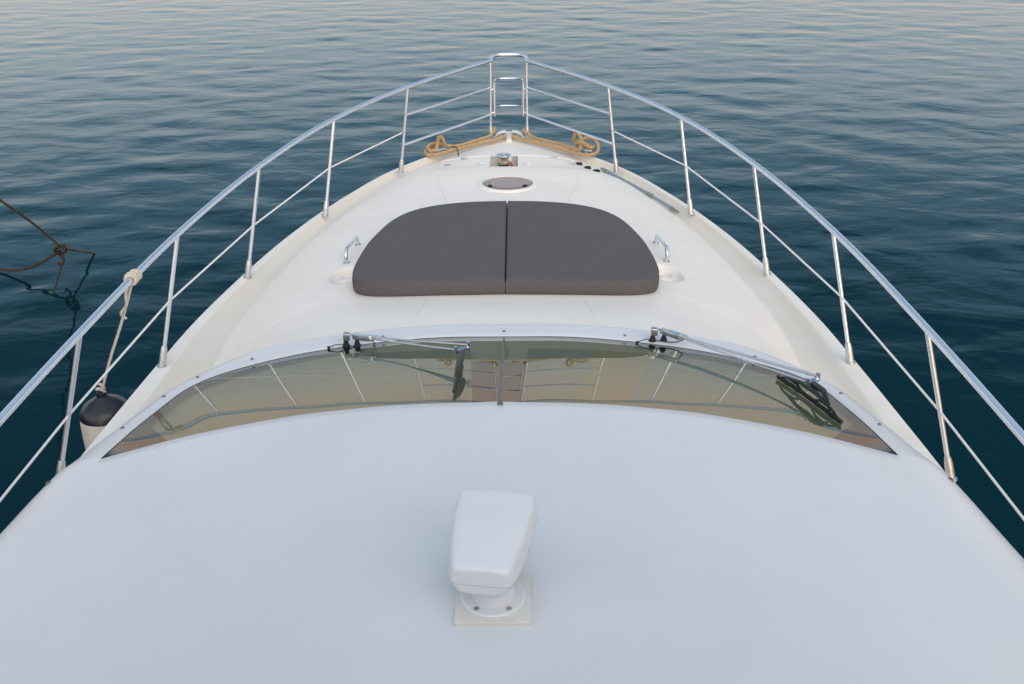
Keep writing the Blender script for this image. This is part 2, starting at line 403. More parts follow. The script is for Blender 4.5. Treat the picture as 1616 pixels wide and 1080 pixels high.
# ------------------------------------------------------------------ windscreen + cabin moulding
Bpts = [(0, 4.872, 2.450), (.35, 4.866, 2.450), (.69, 4.803, 2.449), (1.02, 4.683, 2.44), (1.25, 4.525, 2.42), (1.42, 4.335, 2.388), (1.505, 4.12, 2.345), (1.54, 3.87, 2.30), (1.548, 3.60, 2.235), (1.535, 3.36, 2.168), (1.53, 3.21, 2.13)]
Tpts = [(0, 3.491, 2.050), (.39, 3.474, 2.053), (.64, 3.446, 2.06), (.82, 3.418, 2.068), (1.08, 3.355, 2.085), (1.27, 3.298, 2.10), (1.53, 3.205, 2.129)]
def nearer(P, k0, k1):
    n_ = len(P)-1; return [(x*k, y*k, h*k) for i, (x, y, h) in enumerate(P) for k in [k0+(k1-k0)*(i/n_)]]
Bpts = nearer(Bpts, .972, .950); Tpts = nearer(Tpts, .934, .950)
Bc = curve(Bpts, 12); Tc = curve(Tpts, 12)
NS = 61
Bh = resample(Bc, NS); Th = resample(Tc, NS)
Bh[:, 2] = CZ-Bh[:, 2]; Th[:, 2] = CZ-Th[:, 2]
def mirror_half(A): return np.vstack([A[::-1]*np.array([-1, 1, 1]), A[1:]])
BF = mirror_half(Bh); TF = mirror_half(Th)          # left tip -> right tip
# top edge tucked just under the roof lip
NT = 24
def glass_surf(off=0.):
    G = []
    for i in range(len(BF)):
        b, t = BF[i].copy(), TF[i].copy(); t[1] -= .03; t[2] -= .012; row = []
        L = np.linalg.norm(t-b)
        for k in range(NT+1):
            u = k/NT; p = b*(1-u)+t*u
            p[2] += .006*L*u*(1-u)*4 - off; row.append(p)
        G.append(row)
    return np.array(G)
G = glass_surf()
ws = MB().grid(G).build("windscreen", M_glass, yacht)
gflat = G.reshape(-1, 3)
def glass_z(x, y):
    d = (gflat[:, 0]-x)**2+(gflat[:, 1]-y)**2; i = np.argsort(d)[:6]; w = 1/(d[i]+1e-6)
    return float((gflat[i, 2]*w).sum()/w.sum())
# joint between the two panes, black edge band along the bottom and the tips
c0 = G[len(G)//2]
mb = MB(); mb.grid(np.array([[(-.0035, p[1], p[2]+.003) for p in c0], [(.0035, p[1], p[2]+.003) for p in c0]])); mb.build("pane_joint", mat('joint_sealant', (.07, .085, .12), .4), ws)
mb = MB(); mb.tube([tuple(p+np.array([0, 0, -.002])) for p in BF], .0035, 8); mb.build("rubber_seal", M_black, ws)
# interior: dark well + two sunshades under the glass + central dark column
lo = G.copy(); Gi = glass_surf(.045)
n = len(G); s_of = np.linspace(-1, 1, n)
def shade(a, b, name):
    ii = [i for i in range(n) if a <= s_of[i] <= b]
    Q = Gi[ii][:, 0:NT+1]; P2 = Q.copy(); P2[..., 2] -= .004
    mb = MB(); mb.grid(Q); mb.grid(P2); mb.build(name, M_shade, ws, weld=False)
shade(-.80, -.062, "sunshade"); shade(.048, .185, "sunshade"); shade(.299, .80, "sunshade")
M_shade_g = M_shade; M_shade = fabric("golden_reflection_tint", (.62, .47, .26), (.68, .53, .31)); shade(.182, .301, "sunshade"); M_shade = M_shade_g  # gold panel: its colour imitates a warm reflection in the glass
flo = glass_surf(.30); mb = MB(); mb.grid(flo)
mb.grid(np.stack([G[:, 0]-np.array([0, 0, .01]), flo[:, 0]], 0))
mb.build("dashboard", M_blackhole, ws)

# roof moulding: top + lip + sides/flange in one shell
XE = Tpts[-1][0]
def roof_z(x, y):
    hc = np.interp(y, [-3, 0, 1.52, 2.1, 2.65, 3.03, 3.31], [1.80, 1.80, 1.818, 1.838, 1.862, 1.888, 1.914])
    he = np.interp(y, [-3, 0, 2.1, 3.05, 3.31], [1.955, 1.955, 1.970, 2.022, 2.022])
    return CZ-(hc+(he-hc)*np.clip(np.abs(x)/XE, 0, 1.2)**2.3)
Yt = lambda x: np.interp(np.abs(x), Th[:, 0], Th[:, 1]); Zt = lambda x: np.interp(np.abs(x), Th[:, 0], Th[:, 2])
xs = np.linspace(-XE, XE, 61); rows = []
for k in np.linspace(0, 1, 90):
    row = []
    for x in xs:
        ye = float(Yt(x)); y = -3+(ye+3)*k; z = float(roof_z(x, y))
        bl = np.clip((k-.8)/.2, 0, 1)**1.5; z = z*(1-bl)+float(Zt(x))*bl
        row.append((x, y, z))
    rows.append(row)
rows.append([(x, float(Yt(x))+.004, float(Zt(x))-.004) for x in xs])
rows.append([(x, float(Yt(x))+.004, float(Zt(x))-.016) for x in xs])
rows.append([(x, float(Yt(x))-.03, float(Zt(x))-.020) for x in xs])
mbr = MB(); RP = np.array(rows); mbr.grid(RP)
# side/flange sweep: path from aft right side, forward along the glass edge to the centre
aft = RP[:89, -1]
path = np.vstack([np.array(aft), Bh[::-1]])        # aft -> tip -> centre
path = np.vstack([path[:1], path[1:]])
d = np.gradient(path, axis=0); nx = d[:, 1].copy(); ny = -d[:, 0].copy()
L = np.hypot(nx, ny); nx /= L; ny /= L             # outward for the right side
for _ in range(6):                                  # soften
    nx[1:-1] = (nx[:-2]+2*nx[1:-1]+nx[2:])/4; ny[1:-1] = (ny[:-2]+2*ny[1:-1]+ny[2:])/4
nx[-1] = 0; ny[-1] = 1
prof_side = [(0, 0), (.03, -.004), (.07, -.014), (.12, -.032), (.17, -.062), (.21, -.10), (.240, -.15), (.262, -.22), (.28, -.32), (.31, -.50), (.35, -.80), (.37, -1.0)]
prof_mid = [(0, 0), (.012, .004), (.03, .006), (.06, .000), (.09, -.016), (.115, -.045), (.14, -.09), (.17, -.16), (.20, -.25), (.23, -.40), (.27, -.6), (.30, -.75)]
prof_fr = [(0, 0), (.010, .004), (.03, .006), (.07, .0065), (.11, .005), (.14, .002), (.155, -.001), (.165, -.006), (.175, -.02), (.18, -.06), (.18, -.12), (.18, -.2)]
prof_side, prof_mid, prof_fr = map(np.array, (prof_side, prof_mid, prof_fr))
def profile_at(p):
    y, x = p[1], abs(p[0])
    if y < 2.85: return prof_side
    if y < 3.7:
        t = (y-2.85)/.85; t = t*t*(3-2*t); return prof_side*(1-t)+prof_mid*t
    t = np.clip((y-4.0)/.45, 0, 1); t = t*t*(3-2*t); return prof_mid*(1-t)+prof_fr*t
rows = []
for i, p in enumerate(path):
    pr = profile_at(p); w_ = 1+.32*np.clip((3.15-p[1])/.8, 0, 1); rows.append([(p[0]+nx[i]*a*w_, p[1]+ny[i]*a*w_, p[2]+b) for a, b in pr])
SW = np.array(rows)
# keep aft side exactly on the roof edge
SL = SW.copy(); SL[..., 0] *= -1
mbr.grid(SW); mbr.grid(SL)
roof = mbr.build("cabin_roof", M_roof, yacht, angle=50)

cm = MB(); rows = []
for k in np.linspace(-1, 1, 41):
    xw = 1.52*math.copysign(abs(math.sin(k*math.pi/2))**.8, k); yb = .62-.5*abs(k)**4*1.6; zb = float(roof_z(xw, .6))-.02
    rows.append([(xw, yb, zb), (xw*.985, yb-.10, zb+.45), (xw*.97, yb-.28, H(.66)), (xw*.96, yb-.31, H(.64)), (xw*.94, yb-.36, H(.64)), (xw*.93, yb-.38, H(.67)), (xw*.92, yb-.38, zb)])
cm.grid(np.array(rows)); cm.build("flybridge_coaming", M_roof, yacht)
M_bronze_d = mat('dull_screw_metal', (.22, .20, .18), .45, 1.0)
# screws around the windscreen surround
def screw(x, y, z, nrm=(0, 0, 1), r=.0065):
    mb = MB(); mb.lathe([(r*1.25, -.004), (r*1.25, .0015), (r, .004), (r*.5, .0062), (0.0005, .0066)], (x, y, z), 12, nrm)
    mb.build("screw", M_bronze_d, roof)
ip = len(aft)
for side in (1, -1):
    for fr in (.0, .245, .49, .60, .70, .86):
        if fr == 0 and side < 0: continue
        i = ip+NS-1-int(fr*(NS-1)); i = min(i, len(SW)-1)
        a = .35
        q = SW[i][2]*.5+SW[i][3]*.5; screw(side*q[0], q[1], q[2]+.001)
    i = np.argmin(np.abs(path[:ip, 1]-3.06)); q = SW[i][4]; screw(side*q[0], q[1], q[2]+.001, (side*.35, 0, .9), .009)
screw(0.004, 3.243, H(1.9115), r=.009)

# ------------------------------------------------------------------ guard rails
#   foot (x, y, drop)  top (x, y, drop)
ST = [((2.265, 4.18, 2.925), (2.060, 4.340, 2.150)), ((2.116, 5.39, 2.90), (1.962, 5.612, 2.12)), ((1.898, 6.70, 2.87), (1.756, 6.875, 2.09)),
      ((1.534, 7.93, 2.84), (1.422, 8.111, 2.07)), ((1.012, 9.044, 2.82), (.910, 9.131, 2.04)), ((.189, 10.13, 2.80), (.181, 10.186, 2.02))]
AFT = ((2.30, 2.70, 2.96), (2.125, 2.88, 2.19))
def at_h(f, t, frac): return tuple(f[k]+(t[k]-f[k])*frac for k in range(3))
for side in (1, -1):
    for k, (f, t) in enumerate([AFT]+ST):
        p0 = Vector((side*f[0], f[1], H(f[2]))); p1 = Vector((side*t[0], t[1], H(t[2])))
        mb = MB(); mb.tube([p0, p0.lerp(p1, .5), p1], .0125 if k < 6 else .0135, 14)
        so = mb.build("stanchion", M_post, yacht)
        dr = (p1-p0).normalized(); mb = MB()
        mb.lathe([(.0005, -.004), (.030, -.004), (.030, .004), (.0225, .012), (.0215, .06), (.0205, .095), (.0165, .125), (.013, .128)], p0, 20, dr)
        mb.build("base_socket", M_steel_s, so)
    top = [AFT[1]]+[s[1] for s in ST]
    pts = [(2.15, 1.2, 2.21)]+top
    pc = curve([(side*a, b, H(c)) for a, b, c in pts], 14)
    RAIL = pc; mb = MB(); mb.tube(pc, .0185, 16); mb.build("top_rail", M_rail, yacht)
    # white coated wire through the stanchions
    fr = [.52, .475, .49, .49, .50, .475]
    wpts = [(2.30, 1.3, 2.58)]+[at_h(f, t, q) for (f, t), q in zip([AFT]+ST[:5], fr)]
    wpts = [(2.27, 1.3, 2.59), at_h(*AFT, .49), at_h(*ST[0], .46), at_h(*ST[1], .50), at_h(*ST[2], .47), at_h(*ST[3], .50), at_h(*ST[4], .485)]
    mb = MB(); mb.tube([(side*a, b, H(c)) for a, b, c in wpts], .0062, 10); wo = mb.build("guard_wire", M_wire, yacht)
    mb = MB()
    e = Vector((side*wpts[-1][0], wpts[-1][1], H(wpts[-1][2]))); e2 = Vector((side*wpts[-2][0], wpts[-2][1], H(wpts[-2][2])))
    dr = (e2-e).normalized(); mb.tube([e, e+dr*.05, e+dr*.052, e+dr*.10], [.008, .008, .006, .006], 10)
    mb.build("wire_terminal", M_steel_s, wo)
    # two fixed bars of the pulpit
    for q0, q1 in ((.68, .66), (.33, .315)):
        a = at_h(*ST[4], q0); b = at_h(*ST[5], q1)
        mb = MB(); mb.tube([(side*a[0], a[1], H(a[2])), (side*b[0], b[1], H(b[2]))], .0115, 12); mb.build("pulpit_bar", M_rail, yacht)
# top bow loop and little gate between the front posts
def ubow(x0, y0, z0, out, drop_to=None):
    pts = [(-x0, y0, z0)]
    for k in range(0, 25):
        a = math.pi*(1-k/24); ca, sa = math.cos(a), math.sin(a)
        pts.append((x0*math.copysign(abs(ca)**.55, ca), y0+.03+out*abs(sa)**.75, z0+.004))
    pts.append((x0, y0, z0)); return pts
f5, t5 = ST[5]
mb = MB(); mb.tube(ubow(.181, 10.186, H(2.02), .26), .0185, 16); mb.build("bow_loop", M_rail, yacht)
gate = MB()
gx = .147
a = at_h(f5, t5, .675); b = at_h(f5, t5, .33)
u = ubow(gx, a[1]+.01, H(a[2])+.035, .16)
gate.tube([(-gx, b[1]+.01, H(b[2])-.03)]+u+[(gx, b[1]+.01, H(b[2])-.03)], .0115, 12)
gate.tube(ubow(gx, b[1]+.01, H(b[2])+.03, .15), .0105, 12)
go = gate.build("pulpit_gate", M_steel, yacht)
for s in (1, -1):
    for q in (.64, .34):
        c = at_h(f5, t5, q); mb = MB(); mb.tube([(s*.186, c[1], H(c[2])), (s*gx, c[1]+.01, H(c[2]))], .0075, 8); mb.build("gate_hinge", M_steel, go)

# ------------------------------------------------------------------ searchlight on the roof
LX, LY = .001, 2.112; LZ = float(roof_z(0, 2.1))
sl = MB()
tilt = 0
sl.box((LX, LY-.042, LZ+.007), (.212, .212, .020)); base = sl.build("searchlight", M_cream, yacht, bevel=.003, label="white searchlight on a square cream base in the middle of the cabin roof")
mb = MB(); mb.box((LX, LY-.0435, LZ-.0010), (.2124, .2124, .006)); mb.build("sealant_bead", M_grime, base)
mb = MB(); mb.lathe([(.0005, .016), (.0925, .016), (.0925, .024), (.089, .028), (.064, .030), (.062, .030), (.060, .036), (.058, .060), (.054, .085), (.0005, .086)], (LX, LY-.042, LZ), 48); mb.build("pedestal", M_white, base, angle=30)
for a in (235, 305, 55, 125):
    mb = MB(); mb.lathe([(.0075, .027), (.0075, .031), (.0045, .0325), (.0005, .0318)], (LX+.078*math.cos(rad(a)), LY-.042+.078*math.sin(rad(a)), LZ), 12); mb.build("bolt", M_bronze if a > 180 else M_steel_s, base)
rot = Matrix.Rotation(rad(-8), 3, 'Z')
HO = Vector((LX-.010, LY+.002, LZ+.002)); HS = .985
def hw(y): return float(np.interp(y, [-.150, -.10, -.03, .05, .12, .19], [.085, .092, .103, .112, .116, .116]))      # lid half width
def ring(y, n_side=1):
    """half section x>=0 from top centre to bottom centre: flat lid, crisp shoulder, drafted side, rounded belly"""
    w = hw(y); t = float(np.interp(y, [-.15, 0, .19], [.196, .222, .238])); b = float(np.interp(y, [-.15, -.09, -.02, .08, .19], [.100, .080, .070, .082, .112]))
    g = float(np.interp(y, [-.15, -.05, .19], [.006, .008, .006]))
    m = t-.36*(t-b)-.01
    P = [(0, t+.004), (w*.4, t+.0035), (w*.8, t+.001), (w*.90, t-.002), (w*.965, t-.008), (w, t-.018), (w+g*.4, t-.036), (w+g*.75, m), (w+g*.8, m-.012), (w*.95, b+.032), (w*.86, b+.013), (w*.66, b+.002), (w*.4, b), (0, b)]
    return P
ysn = [-.150, -.148, -.142, -.130, -.11]+list(np.linspace(-.08, .145, 13))+[.160, .167, .170]
shr = [.72, .84, .93, .98, .995]+[1]*13+[.985, .95, .85]
rows = []
for y, k_ in zip(ysn, shr):
    P = ring(y); zc = (P[0][1]+P[-1][1])/2
    q = [(x*k_, y, zc+(z-zc)*k_) for x, z in P]; q = q+[(-x, yy_, z) for x, yy_, z in q[-2:0:-1]]
    rows.append([tuple(rot @ Vector((p[0]*HS, p[1]*HS, .07+(p[2]-.07)*HS))+HO) for p in q])
mb = MB(); mb.grid(np.array(rows), closed_v=True); n_ = len(rows[0]); mb.add(rows[0], [tuple(range(n_))]); mb.add(rows[-1], [tuple(range(n_))])
hd = mb.build("lamp_housing", M_white, base, angle=75)
hd.modifiers.new("sub", 'SUBSURF').levels = 1; hd.modifiers["sub"].render_levels = 2
# parting line of the two shells
seam = [(x*k_, y, z) for y, k_, (x, z) in [(y, k_, ring(y)[8]) for y, k_ in zip(ysn[1:-1], shr[1:-1])]]
hs_ = lambda p: rot @ Vector((p[0]*HS, p[1]*HS, .07+(p[2]-.07)*HS))+HO
seam = [(ring(y)[8][0]*k_-.0012, y, (ring(y)[0][1]+ring(y)[-1][1])/2*(1-k_)+ring(y)[8][1]*k_) for y, k_ in zip(ysn[1:-1], shr[1:-1])]
zr = seam[0][2]; seam = [(.02, -.1503, zr), (.050, -.1502, zr)]+seam
sr = [hs_(p) for p in seam]; sl_ = [hs_((-p[0], p[1], p[2])) for p in seam]
mb = MB(); mb.tube(sr[::-1]+sl_, .0013, 6); mb.build("parting_seam", mat("seam_grey", (.48, .48, .47), .6), base)

for o_ in [base]+list(base.children):           # the lamp is a little smaller than first drawn
    for v_ in o_.data.vertices: v_.co = Vector((LX, LY, LZ))+(v_.co-Vector((LX, LY, LZ)))*.95

# ------------------------------------------------------------------ wipers
def rodpath(a, b, n=10, sag=0):
    a, b = Vector(a), Vector(b); return [a.lerp(b, k/n)+Vector((0, 0, -sag*4*(k/n)*(1-k/n))) for k in range(n+1)]
def wiper(px, py, ax, ay, dirx, blade0, blade1, label, tipbow=0):
    """px,py pivot; ax,ay where the arms end; blade0/1 blade ends in plan"""
    zf = H(2.369)
    w = MB()
    for dx, dy in ((0, 0), (.058, -.002)):
        w.lathe([(.023, -.01), (.023, .004), (.018, .012), (.0145, .018), (.0155, .022), (.0115, .030), (.010, .040), (.0005, .041)], (px+dx, py+dy, zf), 20)
    root = w.build("windscreen_wiper", M_black, yacht, label=label)
    e = Vector((ax, ay, glass_z(ax, ay)+.085))
    a0 = Vector((px+.058, py-.002, zf+.062)); a1 = Vector((px, py, zf+.062))
    d = (e-a0).normalized(); side = d.cross(Vector((0, 0, 1))).normalized()
    rotm = Matrix((d, -side, Vector((0, 0, 1)))).transposed(); rotm = Matrix((d, (Vector((0, 0, 1)).cross(d)).normalized(), d.cross(Vector((0, 0, 1)).cross(d)).normalized())).transposed()
    hs = MB(); hs.box(a0+d*.06, (.17, .030, .030), rotm); hs.box(a1+Vector((.006, 0, 0)), (.034, .034, .040))
    hs.build("arm_housing", M_steel_s, root, bevel=.004)
    ar = MB(); off = Vector((0, 0, 0))
    up_ = Vector((0, .032, .012))
    ar.tube(rodpath(a0+d*.10, e-Vector((.02*dirx, .012, 0)), sag=.004), .0048, 8)
    ar.tube(rodpath(a1+up_*.4+Vector((.03, 0, 0)), e+Vector((.035*dirx, .024, .006)), sag=.004), .0055, 8)
    ar.tube(rodpath(a0+d*.05+up_*.5, a0+d*.20+up_*.45), .0085, 8)
    ar.build("arm_rod", M_steel, root)
    br = MB()
    br.lathe([(.0005, -.016), (.0085, -.016), (.0085, .016), (.0005, .017)], e-Vector((.02*dirx, .012, .002)), 14)
    br.lathe([(.0005, -.018), (.0095, -.018), (.0095, .018), (.0005, .019)], e+Vector((.035*dirx, .024, .002)), 14)
    br.box(e+Vector((.008*dirx, .004, -.006)), (.06, .022, .008), Matrix.Rotation(math.atan2(.036, .055*dirx), 3, 'Z'))
    br.build("arm_bracket", M_steel, root)
    # blade
    b0, b1 = Vector((*blade0, 0)), Vector((*blade1, 0)); N = 24; P = []
    for k in range(N+1):
        p = b0.lerp(b1, k/N); p.z = glass_z(p.x, p.y); P.append(p)
    bl = MB(); bl.tube([p+Vector((0, 0, .006)) for p in P], .0045, 6)
    bl.tube([p+Vector((0, 0, .016)) for p in P], .0075, 8)
    bo = bl.build("wiper_blade", M_black, root)
    mid = P[N//2]; yk = MB()
    top = mid+Vector((0, 0, .055))
    for k0, k1 in ((1, N//2-2), (N//2+2, N-1)):
        a, b = P[k0]+Vector((0, 0, .018)), P[k1]+Vector((0, 0, .018)); m = (a+b)/2+Vector((0, 0, .022))
        yk.tube([a, a.lerp(m, .5)+Vector((0, 0, .006)), m, b.lerp(m, .5)+Vector((0, 0, .006)), b], [.004, .006, .008, .006, .004], 6)
    m1 = (P[1]+P[N//2-2])/2+Vector((0, 0, .042)); m2 = (P[N//2+2]+P[N-1])/2+Vector((0, 0, .042))
    yk.tube([m1, m1.lerp(top, .6)+Vector((0, 0, .006)), top, m2.lerp(top, .6)+Vector((0, 0, .006)), m2], [.006, .009, .011, .009, .006], 8)
    yk.build("blade_yoke", M_black_g, root)
    # black cranked arm end from the bracket to the yoke
    hk = MB(); c = e+Vector((.008*dirx, .0, -.016)); far = P[int(N*.86)]+Vector((0, 0, .05))
    nearp = P[int(N*.5)]
    hk.tube([c, c.lerp(far, .12)+Vector((0, 0, .004)), c.lerp(far, .45)+Vector((.008*tipbow, 0, .010)), c.lerp(far, .8), far+Vector((0, 0, -.02))], [.012, .0155, .0125, .0095, .006], 10)
    hk.build("arm_tip", M_black_g, root)
    # washer hose and jet
    hz = MB(); j = Vector((px-.085, py-.035, zf+.004))
    hz.tube(curve([j+Vector((0, 0, .012)), Vector((px-.04, py-.03, zf+.030)), Vector((px+.03, py-.03, zf+.022)), Vector((px+.10, py-.035, zf+.016)), Vector((px+.155, py-.035, zf+.032)), a0+d*.12], 8), .0026, 6)
    hz.lathe([(.011, -.008), (.010, .0), (.006, .003), (.006, .014), (.009, .016), (.0005, .019)], j, 12)
    hz.build("washer_hose", M_black, root)
    return root
wiper(-.818, 4.600, -.186, 3.98, 1, (-.182, 4.03), (-.183, 3.44), "wiper left of the pane joint with its blade pointing straight at the roof")
wiper(.778, 4.642, 1.325, 3.72, 1, (1.262, 3.99), (1.352, 3.37), "wiper swung out to the right end of the windscreen", 1.5)

# ------------------------------------------------------------------ deck fittings
def dz(x, y): return float(deck_z(x, y))
# round hatch
hx, hy, hr = -.002, 8.185, .235; hz_ = dz(0, hy)
slope = (ztop(hy+.1)-ztop(hy-.1))/.2; nrm = Vector((0, -float(slope), 1)).normalized()
mb = MB(); mb.lathe([(.252, -.02), (.252, .004), (.246, .014), (.228, .020), (.218, .019), (.214, .010), (.214, -.03)], (hx, hy, hz_), 64, nrm); ho = mb.build("deck_hatch", M_toe, yacht, angle=50)
mb = MB(); mb.lathe([(.0005, .0165), (.150, .0165), (.205, .0160), (.214, .0140), (.214, .004)], (hx, hy, hz_), 64, nrm); mb.build("hatch_pane", M_hatch, ho)
mb = MB(); mb.lathe([(.0005, -.012), (.214, -.012)], (hx, hy, hz_), 48, nrm); mb.build("hatch_lining", mat("hatch_lining_grey", (.47, .35, .34), .7), ho)
for s in (-1, 1):
    mb = MB(); mb.lathe([(.021, .012), (.021, .020), (.014, .024), (.0005, .025)], (hx+s*.148, hy-.085, hz_+.004), 16, nrm); mb.build("hatch_latch", M_black, ho)

# windlass in its well
zl = H(2.80)
wl_ = MB(); cx_, cy_ = (WX0+WX1)/2, (WY0+WY1)/2
def rim(zf):
    pts = []
    for k in range(12): pts.append((WX0+(WX1-WX0)*k/12, WY0))
    for k in range(16): pts.append((WX1, WY0+(WY1-WY0)*k/16))
    for k in range(12): pts.append((WX1-(WX1-WX0)*k/12, WY1))
    for k in range(16): pts.append((WX0, WY1-(WY1-WY0)*k/16))
    return [(x, y, zf(x, y)) for x, y in pts]
wl_.grid(np.array([rim(lambda x, y: dz(x, y)), rim(lambda x, y: dz(x, y)-.008), rim(lambda x, y: zl-.12)]), closed_v=True)
b_ = len(wl_.v); wl_.add(rim(lambda x, y: zl-.12), [tuple(range(56))])
well = wl_.build("windlass_well", M_toe, yacht)
mb = MB(); wc = (-.045, 9.12, zl-.045)
mb.lathe([(.075, 0), (.072, .03), (.050, .036), (.046, .07), (.058, .078), (.058, .10), (.0005, .10)], wc, 32); wo = mb.build("windlass", M_blackhole, yacht)
mb = MB(); mb.lathe([(.060, .085), (.066, .092), (.052, .102), (.047, .125), (.050, .148), (.060, .156), (.066, .162), (.0005, .163)], wc, 36); mb.build("warping_drum", M_bronze, wo)
mb = MB(); mb.lathe([(.0665, .160), (.069, .166), (.066, .171), (.012, .173), (.010, .178), (.0005, .179)], wc, 36); mb.build("drum_cap", M_steel_s, wo)
mb = MB()
mb.tube(curve([(.022, 9.14, zl+.045), (.030, 9.09, zl-.01), (.034, 9.05, zl-.06), (.02, 9.02, zl-.10)], 6), .009, 8)
mb.tube(curve([(.035, 9.16, zl+.02), (.045, 9.10, zl-.05), (.04, 9.05, zl-.10)], 6), .006, 8); mb.build("red_strap", M_red, wo)
mb = MB(); mb.lathe([(.0005, .075), (.03, .07), (.055, .05), (.066, .02), (.066, -.06)], (-.03, 9.40, zl-.02), 28); mb.build("chain_pipe_cover", M_white, well)
mb = MB(); mb.lathe([(.045, -.05), (.045, .03), (.030, .045), (.0005, .048)], (-.142, 9.05, zl-.06), 20); mb.build("motor_cap", M_white, well)
# locker lid: hairline seams, hinges and catches
def strip(pts, w, name, m, parent, lift=.0015, n=8):
    pc = curve(pts, n); L_2 = []; R_2 = []
    for i in range(len(pc)):
        t = pc[min(i+1, len(pc)-1)]-pc[max(i-1, 0)]; t /= np.linalg.norm(t); q = np.array([-t[1], t[0]])*w/2
        for lst, s in ((L_2, 1), (R_2, -1)):
            x, y = pc[i]+s*q; lst.append((x, y, dz(x, y)+lift))
    low = [[(x, y, z-.01) for x, y, z in l] for l in (L_2, R_2)]
    return MB().grid(np.array([low[0], L_2, R_2, low[1]])).build(name, m, parent)
M_seam = mat("pale_seam", (.82, .80, .76), .3); M_seam_d = mat("groove_seam", (.62, .60, .56), .5)
strip([(-.66, 9.30), (-.62, 9.40), (-.40, 9.425), (-.2, 9.435), (0, 9.44), (.2, 9.435), (.40, 9.425), (.62, 9.40), (.66, 9.30)], .014, "locker_lid_edge", M_seam, deck, .005)
strip([(-.70, 9.17), (-.66, 9.09), (-.50, 9.055), (-.38, 9.05)], .005, "lid_seam", M_seam_d, deck); strip([(.70, 9.17), (.66, 9.09), (.50, 9.055), (.38, 9.05)], .005, "lid_seam", M_seam_d, deck)
for x in (-.256, .17):
    mb = MB(); mb.box((x, 9.12, dz(x, 9.12)+.003), (.072, .020, .008)); mb.tube([(x-.034, 9.128, dz(x, 9.128)+.008), (x+.034, 9.128, dz(x, 9.128)+.008)], .005, 8); mb.build("lid_hinge", M_steel_s, deck, bevel=.001)
for x, y, a in ((-.585, 9.155, -12), (-.435, 9.35, -18), (.43, 9.37, 14), (.60, 9.17, 12)):
    z = dz(x, y); R2 = Matrix.Rotation(rad(a), 3, 'Z')
    mb = MB(); mb.lathe([(.022, -.004), (.022, .003), (.017, .007), (.0005, .008)], (x, y, z), 18); mb.box((x+.008, y, z+.010), (.062, .014, .010), R2); mb.build("lid_catch", M_steel_s, deck)
# filler caps
for x, y in ((.671, 9.235), (.746, 9.115), (.820, 9.00)):
    z = dz(x, y)
    mb = MB(); mb.lathe([(.034, -.01), (.034, .008), (.029, .014), (.012, .015), (.010, .020), (.0005, .020)], (x, y, z), 24); mb.box((x, y, z+.018), (.046, .008, .008)); mb.build("filler_cap", M_black, yacht)
# faint mould seams of the coachroof
for s in (1, -1):
    strip([(s*.975, 5.765), (s*1.3, 5.59), (s*1.60, 5.385)], .005, "mould_seam", M_seam, deck, .0008)
    strip([(s*.475, 5.54), (s*.49, 5.36), (s*.515, 5.10)], .004, "mould_seam", M_seam_d, deck, .0006)
    strip([(s*.46, 7.50), (s*.53, 7.9), (s*.60, 8.25), (s*.62, 8.6)], .004, "mould_seam", M_seam_d, deck, .0006)
# grab handles
for s in (1, -1):
    f0 = (s*1.098, 6.35); f1 = (s*1.075, 6.74); z0, z1 = dz(*f0), dz(*f1)
    pts = [(f0[0], f0[1], z0), (f0[0]+s*.004, f0[1]+.006, z0+.045), (f0[0]+s*.004, f0[1]+.03, z0+.073), (f0[0]+s*.002, f0[1]+.08, z0+.082), (f1[0]+s*.004, f1[1]-.09, z1+.078), (f1[0]+s*.002, f1[1]-.03, z1+.066), (f1[0], f1[1], z1)]
    mb = MB(); mb.tube(curve(pts, 8), .0125, 14); g_ = mb.build("grab_handle", M_steel, yacht)
    for f, z in ((f0, z0), (f1, z1)):
        mb = MB(); mb.lathe([(.026, -.006), (.026, .002), (.022, .005), (.012, .006)], (f[0], f[1], z), 20); mb.build("handle_foot", M_steel_s, g_)
# bow roller and fairleads
for s in (1, -1):
    mb = MB(); zb = float(zgun(10.15)); cr = curve([(s*.155, 10.16, zb+.0), (s*.13, 10.175, zb+.040), (s*.09, 10.19, zb+.060), (s*.045, 10.20, zb+.066), (s*.030, 10.20, zb+.055), (s*.028, 10.20, zb+.0)], 5)
    mb.grid(np.stack([cr-np.array([0, .075, .0]), cr-np.array([0, .07, -.004]), cr+np.array([0, .03, 0]), cr+np.array([0, .035, -.02])], 0))
    mb.build("bow_fairlead", M_toe, yacht)
mb = MB(); zb = float(zgun(10.2))
mb.box((0, 10.17, zb-.012), (.05, .26, .05)); mb.box((-.026, 10.22, zb+.004), (.006, .20, .05)); mb.box((.026, 10.22, zb+.004), (.006, .20, .05)); mb.tube([(-.024, 10.33, zb+.005), (.024, 10.33, zb+.005)], .018, 14)
mb.build("bow_roller", M_toe, yacht, bevel=.002)
# cleats
CL = [(-.665, 9.62), (.725, 9.60)]
for k, (x, y) in enumerate(CL):
    s = 1 if x > 0 else -1; z = float(zgun(y)); a = math.atan2(-.42, s*.50) if s > 0 else math.atan2(.42, .50)
    dr = Vector((math.cos(a), math.sin(a), 0)); c = Vector((x, y, z))
    mb = MB(); mb.tube([c-dr*.125+Vector((0, 0, .05)), c-dr*.06+Vector((0, 0, .045)), c+dr*.06+Vector((0, 0, .045)), c+dr*.125+Vector((0, 0, .05))], [.010, .014, .014, .010], 12)
    for q in (-.045, .045): mb.tube([c+dr*q-Vector((0, 0, .01)), c+dr*q+Vector((0, 0, .045))], [.018, .012], 12)
    mb.build("mooring_cleat", M_steel, yacht)

